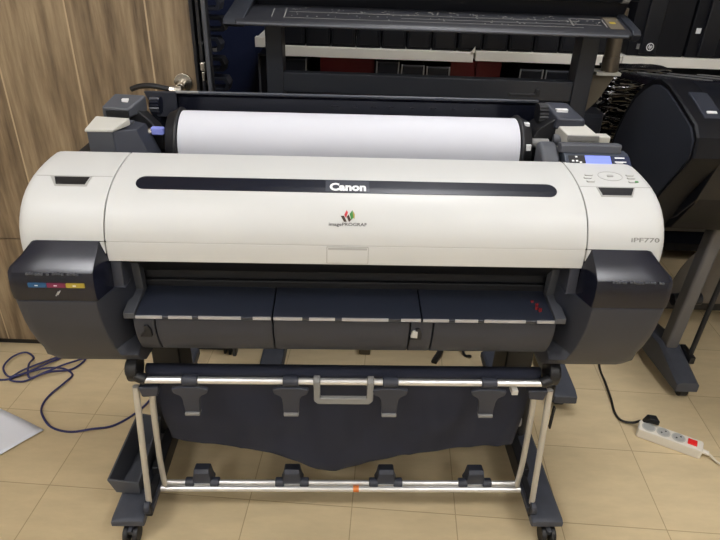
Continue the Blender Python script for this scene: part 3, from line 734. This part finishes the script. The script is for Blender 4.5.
loft(b, secs); ft = obj('foot', b, M['foot'], Q, bevel=.003)
b = newbm(); box(b, (1.222,1.775,.106), (1.242,1.86,.135)); obj('foot_slot', b, M['black'], Q, bevel=.002)
for y in (1.73, 2.24):
    b = newbm(); cyl(b, (1.185,y,.0245), (1.215,y,.0245), .0245, 24); obj('caster', b, M['black'], Q, bevel=.003)
b = newbm(); tube(b, [(1.232,1.80,.115),(1.262,1.83,.36),(1.300,1.86,.66)], .009, smooth=False, n=10); obj('gas_strut', b, M['black'], Q)
b = newbm(); g = []
for i in range(9):
    t = i/8; row = []
    for k in range(7):
        s = k/6
        row.append(b.verts.new((1.36+s*.9-(.10*(1-t)*(1-s))+.10*(1-s)*t*t, 2.12+.05*math.sin(t*PI), .16+t*.36)))
    g.append(row)
for A, B_ in zip(g, g[1:]):
    for k in range(6): b.faces.new((A[k], A[k+1], B_[k+1], B_[k]))
obj('catch_basket', b, M['greycloth'], Q, smooth=80, solid=.003)
b = newbm(); cyl(b, (1.25,2.05,.215), (1.36,2.05,.225), .026, 20); obj('take_up_spool', b, M['box2'], Q, bevel=.003)
b = newbm(); box(b, (1.24,2.16,.10), (2.2,2.24,.17)); box(b, (2.1,2.10,.045), (2.18,2.24,.60)); box(b, (2.09,1.75,.0), (2.18,2.24,.045)); obj('stand_frame', b, M['black'], Q, bevel=.003)

# ---------------------------------------------------------------- plotter behind
B = wthing('grey_top_plotter', 'charcoal plotter with a printed diagram strip, standing behind the white printer', 'plotter', (.2, 2.1, 0))
def slx(z0, y): return z0
b = newbm(); prism_x(b, [(1.950,1.199),(1.945,1.207),(1.955,1.216),(2.08,1.243),(2.10,1.243),(2.20,1.243),(2.20,1.212),(1.96,1.196)], -.405, .80); con = obj('console', b, M['consoletop'], B, bevel=.003)
b = newbm(); prism_x(b, [(1.947,1.194),(1.938,1.210),(1.95,1.222),(2.10,1.252),(2.14,1.252),(2.20,1.252),(2.20,1.210),(1.96,1.190)], .798, .824); obj('console_end', b, M['console'], B, bevel=.003)
b = newbm(); loft(b, [[(-.445,1.945,1.200),(-.445,1.955,1.215),(-.415,2.09,1.275),(-.415,2.20,1.275),(-.435,2.20,1.21),(-.445,1.96,1.192)], [(-.38,1.945,1.200),(-.38,1.955,1.215),(-.36,2.09,1.275),(-.36,2.20,1.275),(-.37,2.20,1.21),(-.38,1.96,1.192)]]); obj('console_end', b, M['console'], B, bevel=.004)
# front edge highlight bead
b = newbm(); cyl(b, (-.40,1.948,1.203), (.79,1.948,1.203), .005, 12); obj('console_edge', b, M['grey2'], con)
# diagram print on the sloped strip
def on_strip(x0, t0, x1, t1, h=.0008):
    bm = newbm(); a = Vector((0, 1.955, 1.216)); c = Vector((0, 2.08, 1.243)); n = Vector((0, -(c-a).z, (c-a).y)).normalized()
    loft(bm, [[a+(c-a)*t+n*hh+Vector((x, 0, 0)) for x, t in ((x0, t0), (x1, t0), (x1, t1), (x0, t1))] for hh in (-.0002, h)])
    return bm
bm = newbm()
def addp(x0, t0, x1, t1):
    q = on_strip(x0, t0, x1, t1); me = bpy.data.meshes.new('t'); q.to_mesh(me); q.free(); bm.from_mesh(me); bpy.data.meshes.remove(me)
addp(-.26, .18, .66, .192); addp(-.25, .60, .66, .612); addp(-.262, .18, -.258, .85); addp(-.30, .2, -.297, .8)
addp(.10, .38, .72, .392); addp(.63, .30, .635, .80); addp(.63, .78, .735, .80); addp(.733, .25, .736, .80)
for c in [(-.22,.80),(-.10,.72),(-.02,.80),(.06,.74),(.13,.70),(.20,.82),(.27,.78),(.34,.80),(.43,.72),(.50,.70),(.56,.78),(.64,.6),(.70,.55)]:
    for k in range(7):
        x = c[0]+random.uniform(-.022, .022); t = c[1]+random.uniform(-.14, .12); addp(x, t, x+random.uniform(.002, .007), t+.03)
for k in range(34):
    x = random.uniform(-.24, .62); t = random.choice((.22, .42, .55, .30)); addp(x, t, x+random.uniform(.002, .006), t+.04)
obj('diagram_print', bm, M['gtext'], con)
obj('control_panel', on_strip(.742, .15, .785, .95, .0010), M['tan'], con)
obj('control_print', on_strip(.752, .50, .770, .62, .0018), M['yellow'], con)
# machine body above the strip
b = newbm(); prism_x(b, [(2.10,1.235),(2.085,1.265),(2.075,1.30),(2.09,1.345),(2.14,1.375),(2.36,1.375),(2.36,1.235)], -.36, .82); obj('machine_body', b, M['box'], B, bevel=.004)
b = newbm(); cyl(b, (-.36,2.07,1.302), (.80,2.07,1.302), .016, 18); cyl(b, (.80,2.07,1.302), (.845,2.07,1.302), .010, 18); obj('top_bar', b, M['box2'], B)
b = newbm(); cyl(b, (.79,2.068,1.302), (.812,2.068,1.302), .0175, 18); obj('bar_collar', b, M['grey3'], B)
b = newbm(); box(b, (-.335,2.09,.97), (.76,2.13,1.035)); obj('cross_beam', b, M['console'], B, bevel=.003)
for x0, x1 in ((-.338, -.282), (.698, .757)):
    b = newbm(); box(b, (x0, 2.08, .10), (x1, 2.16, 1.215)); obj('leg', b, M['console'], B, bevel=.004)
    xc = (x0+x1)/2
    b = newbm(); loft(b, [[(xc-.042, y, .048), (xc+.042, y, .048), (xc+.040, y, zt), (xc-.040, y, zt)] for y, zt in ((1.60,.080),(1.63,.090),(2.10,.105),(2.50,.09))]); obj('foot', b, M['foot'], B, bevel=.005)
    for y in (1.66, 2.46):
        b = newbm(); cyl(b, (xc-.015, y, .0245), (xc+.015, y, .0245), .0245, 20); obj('caster', b, M['black'], B, bevel=.003)
b = newbm(); cyl(b, (.852,2.20,1.065), (.845,2.20,1.26), .026, 24); obj('side_post', b, M['pipe'], B)
b = newbm(); cyl(b, (.853,2.20,1.055), (.850,2.20,1.105), .029, 24); obj('post_collar', b, M['pipe'], B, bevel=.002)
b = newbm(); box(b, (.80,2.17,1.045), (.885,2.25,1.055)); obj('post_plate', b, M['beige'], B)
b = newbm(); prism_y(b, [(.757,1.045),(.875,1.045),(.83,.95),(.757,.87)], 2.19, 2.23); obj('gusset', b, M['tan'], B, bevel=.002)

# stretch-wrapped carton
b = newbm(); 
NXW, NZW = 30, 340
secs = []
for k in range(NZW+1):
    z = .02+1.005*k/NZW; ring = []
    base = rrect(.93, 2.43, 1.17, 2.54, .03, 3)
    m = []
    for i in range(len(base)):
        p, q = base[i], base[(i+1) % len(base)]
        L = math.hypot(q[0]-p[0], q[1]-p[1]); ns = max(1, int(L/.018))
        for s in range(ns): m.append((p[0]+(q[0]-p[0])*s/ns, p[1]+(q[1]-p[1])*s/ns))
    for (x, y) in m:
        v = Vector((x-1.05, y-2.485)); v.normalize()
        d = .022*noise.noise(Vector((x*7, y*7, z*85+x*16)))+.008*noise.noise(Vector((x*26, y*26, z*150)))
        ring.append((x+v.x*d+(.04*(z-.5)), y+v.y*d, z))
    secs.append(ring)
loft(b, secs); o = obj('wrapped_carton', b, M['wrap'], smooth=60); origin_to_base(o); tag(o, 'tall package in crinkled shiny black stretch film, between the two black plotters', 'package')
b = newbm(); loft(b, [[(x, y, .02) for x, y in rrect(.80,2.27,.90,2.38,.01,3)], [(x, y, .885) for x, y in rrect(.80,2.27,.90,2.38,.01,3)]]); box(b, (.812,2.265,.845), (.890,2.27,.875)); o = obj('dark_box', b, M['side'], bevel=.002); origin_to_base(o); tag(o, 'narrow dark box standing in front of the film-wrapped package', 'box')

# ---------------------------------------------------------------- shelving along the back wall
U = wthing('shelving_unit', 'long shelving with off-white board edges along the blue back wall', 'shelf', (1.2, 2.95, 0))
def board(x0, x1, z, y0=2.80, mm='shelf'):
    b = newbm(); box(b, (x0, y0, z-.042), (x1, 3.16, z)); return obj('shelf_board', b, M[mm], U, bevel=.002)
board(-.405, .472, 1.003); board(.482, 1.128, 1.010); board(1.134, 3.2, 1.010)
board(-.40, 3.2, .80, mm='box'); board(-.40, 3.2, .45, mm='box'); board(-.40, 3.2, .10, mm='box')
b = newbm(); box(b, (-.40,3.165,.0), (3.2,3.185,2.2)); obj('back_panel', b, M['dark'], U)
for x in (-.402, 1.10, 3.19):
    b = newbm(); box(b, (x-.012,2.84,0), (x+.012,3.165,.96)); obj('upright', b, M['box'], U)
b = newbm(); prism_y(b, [(.455,1.003),(.478,1.003),(.474,1.030)], 2.795, 2.80); obj('board_clip', b, M['shelf'], U)
b = newbm(); box(b, (-.500,2.80,.995), (-.432,2.84,1.037)); box(b, (-.496,2.84,.999), (-.436,3.19,1.033)); o = obj('wall_bracket', b, M['shelf'], bevel=.001); origin_to_base(o); tag(o, 'short off-white bracket end left of the long shelf, on the blue wall', 'bracket')
# row of black cases on the upper board
def case(x, y, z, w, d, h, lab, grp, trim=False, m='box'):
    t = wthing('equipment_case', lab, 'box', (x, y, z), grp)
    b = newbm(); box(b, (x-w/2, y, z), (x+w/2, y+d, z+h)); obj('casing', b, M[m], t, bevel=.004)
    b = newbm(); box(b, (x-w/2+.012, y-.004, z+.012), (x+w/2-.012, y+.001, z+h-.012)); obj('face_plate', b, M['box2' if m == 'box' else 'side'], t, bevel=.002)
    if trim:
        for sx in (-1, 1):
            b = newbm(); box(b, (x+sx*(w/2-.003)-.003, y-.007, z+.002), (x+sx*(w/2-.003)+.003, y+.001, z+h-.002))
            obj('silver_edge', b, M['silver'], t, bevel=.001)
        b = newbm(); box(b, (x-w/2+.006, y-.006, z+h-.009), (x+w/2-.006, y+.001, z+h-.003)); obj('top_trim', b, M['grey2'], t)
    return t
n = 13
for k in range(n):
    x = -.335+k*.1125
    ordn = ['first','second','third','fourth','fifth','sixth','seventh','eighth','ninth','tenth','eleventh','twelfth','thirteenth'][k]
    z = 1.004 if x+.055 < .478 else 1.011
    if x-.055 < .50 and x+.055 > .46: z = 1.011
    t = case(x, 2.825 if z < 1.01 else 2.815, z, .108, .20, .125, 'black case in the row on the upper white shelf, %s from the left' % ordn, 'black cases on the upper shelf')
    if k >= 8:
        b = newbm(); box(b, (x+.022, 2.811, z+.100), (x+.036, 2.8125, z+.108)); obj('face_mark', b, M['gtext'], t)
# lower shelf
for k, (x0, x1, h) in enumerate(((-.385, -.272, .150), (.039, .147, .150), (.152, .262, .140), (.267, .378, .136), (.690, .800, .138), (.806, .920, .137))):
    lab = ('black silver-edged case on the lower shelf, far left one', 'black silver-edged case just right of the left red box', 'middle case of the three silver-edged ones between the red boxes', 'black silver-edged case touching the second red box group', 'silver-edged case on the lower shelf, left of the right-hand pair', 'silver-edged case on the lower shelf, nearest the grey plotter leg')[k]
    case((x0+x1)/2, 2.82, .801, x1-x0-.004, .24, h, lab, 'silver-edged cases on the lower shelf', trim=True)
for x0, x1, h, lab in ((-.215, .034, .157, 'wide dark red box on the lower shelf, left of the silver-edged cases'), (.383, .496, .155, 'dark red box on the lower shelf, left one of the pair'), (.500, .614, .155, 'dark red box on the lower shelf, right one of the pair')):
    b = newbm(); box(b, (x0, 2.86, .801), (x1, 3.10, .801+h)); o = obj('red_box', b, M['redbox'], bevel=.002); origin_to_base(o); tag(o, lab, 'box', 'red boxes on the lower shelf')
t = wthing('equipment_case', 'tall black case edge leaning on the blue wall, left of the grey plotter leg', 'box', (-.45, 2.86, 0))
b = newbm(); box(b, (-.498,2.86,.0), (-.425,3.05,.955)); obj('casing', b, M['box'], t, bevel=.003)
b = newbm(); box(b, (-.500,2.853,.0), (-.492,2.862,.955)); box(b, (-.500,2.853,.948), (-.425,2.862,.957)); obj('silver_edge', b, M['grey2'], t)
# tall black computer cases on the right part of the shelf
for k, (x0, x1, lab) in enumerate(((1.150, 1.405, 'tall black computer case with a round white logo, left one on the right-hand shelf'), (1.41, 1.66, 'tall black computer case with a small square sticker, on the right-hand shelf'), (1.665, 1.92, 'tall black computer case at the right edge of the shelf'))):
    t = wthing('computer_case', lab, 'computer', ((x0+x1)/2, 2.82, 1.011), 'tall black computer cases on the shelf')
    b = newbm(); box(b, (x0, 2.82, 1.011), (x1-.003, 3.10, 1.45)); obj('casing', b, M['box'], t, bevel=.006)
    b = newbm(); box(b, (x0+.05, 2.805, 1.020), (x0+.125, 2.822, 1.445)); obj('front_bezel', b, M['box2'], t, bevel=.006)
    if k == 0:
        b = newbm(); nn = 32; cx, cz_, ro, ri = x0+.092, 1.052, .0165, .0135
        secs = [[(cx+math.cos(2*PI*i/nn)*r, yy, cz_+math.sin(2*PI*i/nn)*r) for r, yy in ((ri, 2.8035), (ro, 2.8035), (ro, 2.8055), (ri, 2.8055))] for i in range(nn+1)]
        loft(b, secs, caps=False); lg = obj('round_logo', b, M['ltext'], t)
        tb = text_mesh('hp', .022, .018, bold=.0006, shear=.35)
        for v in tb.verts: v.co = Vector((cx+v.co.x, 2.8038-v.co.z, cz_+v.co.y))
        obj('logo_text', tb, M['ltext'], lg)
        b = newbm(); box(b, (x0+.038, 2.8165, 1.040), (x0+.056, 2.8195, 1.062)); obj('case_sticker', b, M['grey3'], t)
    if k == 1:
        b = newbm(); box(b, (x0+.020, 2.8165, 1.112), (x0+.040, 2.8195, 1.134)); obj('case_sticker', b, M['ltext'], t)

# black slotted rack just behind the jamb
T = wthing('slotted_rack', 'narrow black slotted rack hanging behind the door frame', 'rack', (-.60, 2.5, 0))
b = newbm(); box(b, (-.700,2.53,0), (-.650,2.60,1.6)); obj('rack_post', b, M['dark'], T, bevel=.003)
for k in range(11):
    z = .80+k*.075; dx = (-.01, .012, 0)[k % 3]
    b = newbm(); loft(b, [[(-.660,y,z),(-.570+dx,y,z+.004),(-.562+dx,y,z+.030),(-.575+dx,y,z+.055),(-.660,y,z+.058),(-.660,y,z+.045),(-.585+dx,y,z+.043),(-.578+dx,y,z+.028),(-.585+dx,y,z+.014),(-.660,y,z+.013)] for y in (2.46, 2.53)])
    obj('rack_clip', b, M['grey' if k % 2 else 'black'], T, bevel=.002)
b = newbm(); box(b, (-.606,2.455,1.03), (-.590,2.459,1.042)); obj('rack_label', b, M['grey3'], T)

# low things seen through the slit above the basket
b = newbm(); loft(b, [[(-.26+dx, 1.95+dy, .001) for dx, dy in ((.03,0),(.25,0),(.25,.3),(.03,.3))], [(-.27+dx, 1.94+dy, .10) for dx, dy in ((.03,0),(.26,0),(.26,.32),(.03,.32))], [(-.25+dx, 1.97+dy, .16) for dx, dy in ((.02,0),(.23,0),(.23,.26),(.02,.26))]])
for f in b.faces: pass
o = obj('fabric_bundle', b, M['fabric'], bevel=.02, seg=3); origin_to_base(o); tag(o, 'dark navy fabric bundle on the floor behind the printer stand', 'fabric')
b = newbm(); box(b, (.008,1.90,0), (.052,1.98,.085)); o = obj('grey_block', b, M['tan'], bevel=.004); origin_to_base(o); tag(o, 'small grey-brown block on the floor beside the navy bundle', 'block')
b = newbm(); tube(b, [(.30,1.86,.008),(.34,1.95,.03),(.36,2.06,.16),(.37,2.09,.4),(.38,2.11,.90)], .012, n=10); tube(b, [(.40,2.12,.6),(.40,2.04,.20),(.42,1.93,.02),(.45,1.90,.010)], .005, n=8); o = obj('cable_bunch', b, M['cord']); tag(o, 'black cables hanging behind the printer under the grey cross beam', 'cable')

# ---------------------------------------------------------------- camera, world
P_, R_ = math.radians(29.5), .035
c, s = math.cos(R_), math.sin(R_)
right = Vector((c, s*math.sin(P_), s*math.cos(P_)))
up_ = Vector((-s, c*math.sin(P_), c*math.cos(P_)))
back = right.cross(up_)
cam = bpy.data.cameras.new('camera'); cam.lens = 30; cam.sensor_width = 36; cam.clip_start = .02
co = bpy.data.objects.new('camera', cam); COL.objects.link(co)
m4 = Matrix((right, up_, back)).transposed().to_4x4(); m4.translation = Vector((0, 0, 1.46)); co.matrix_world = m4
SC.camera = co
w = bpy.data.worlds.new('world'); SC.world = w; w.use_nodes = True
w.node_tree.nodes['Background'].inputs[0].default_value = (.9, .95, 1, 1); w.node_tree.nodes['Background'].inputs[1].default_value = .05
SC.view_settings.view_transform = 'Standard'; SC.view_settings.look = 'None'; SC.view_settings.gamma = 1; SC.view_settings.exposure = .12
SC.view_settings.use_curve_mapping = False
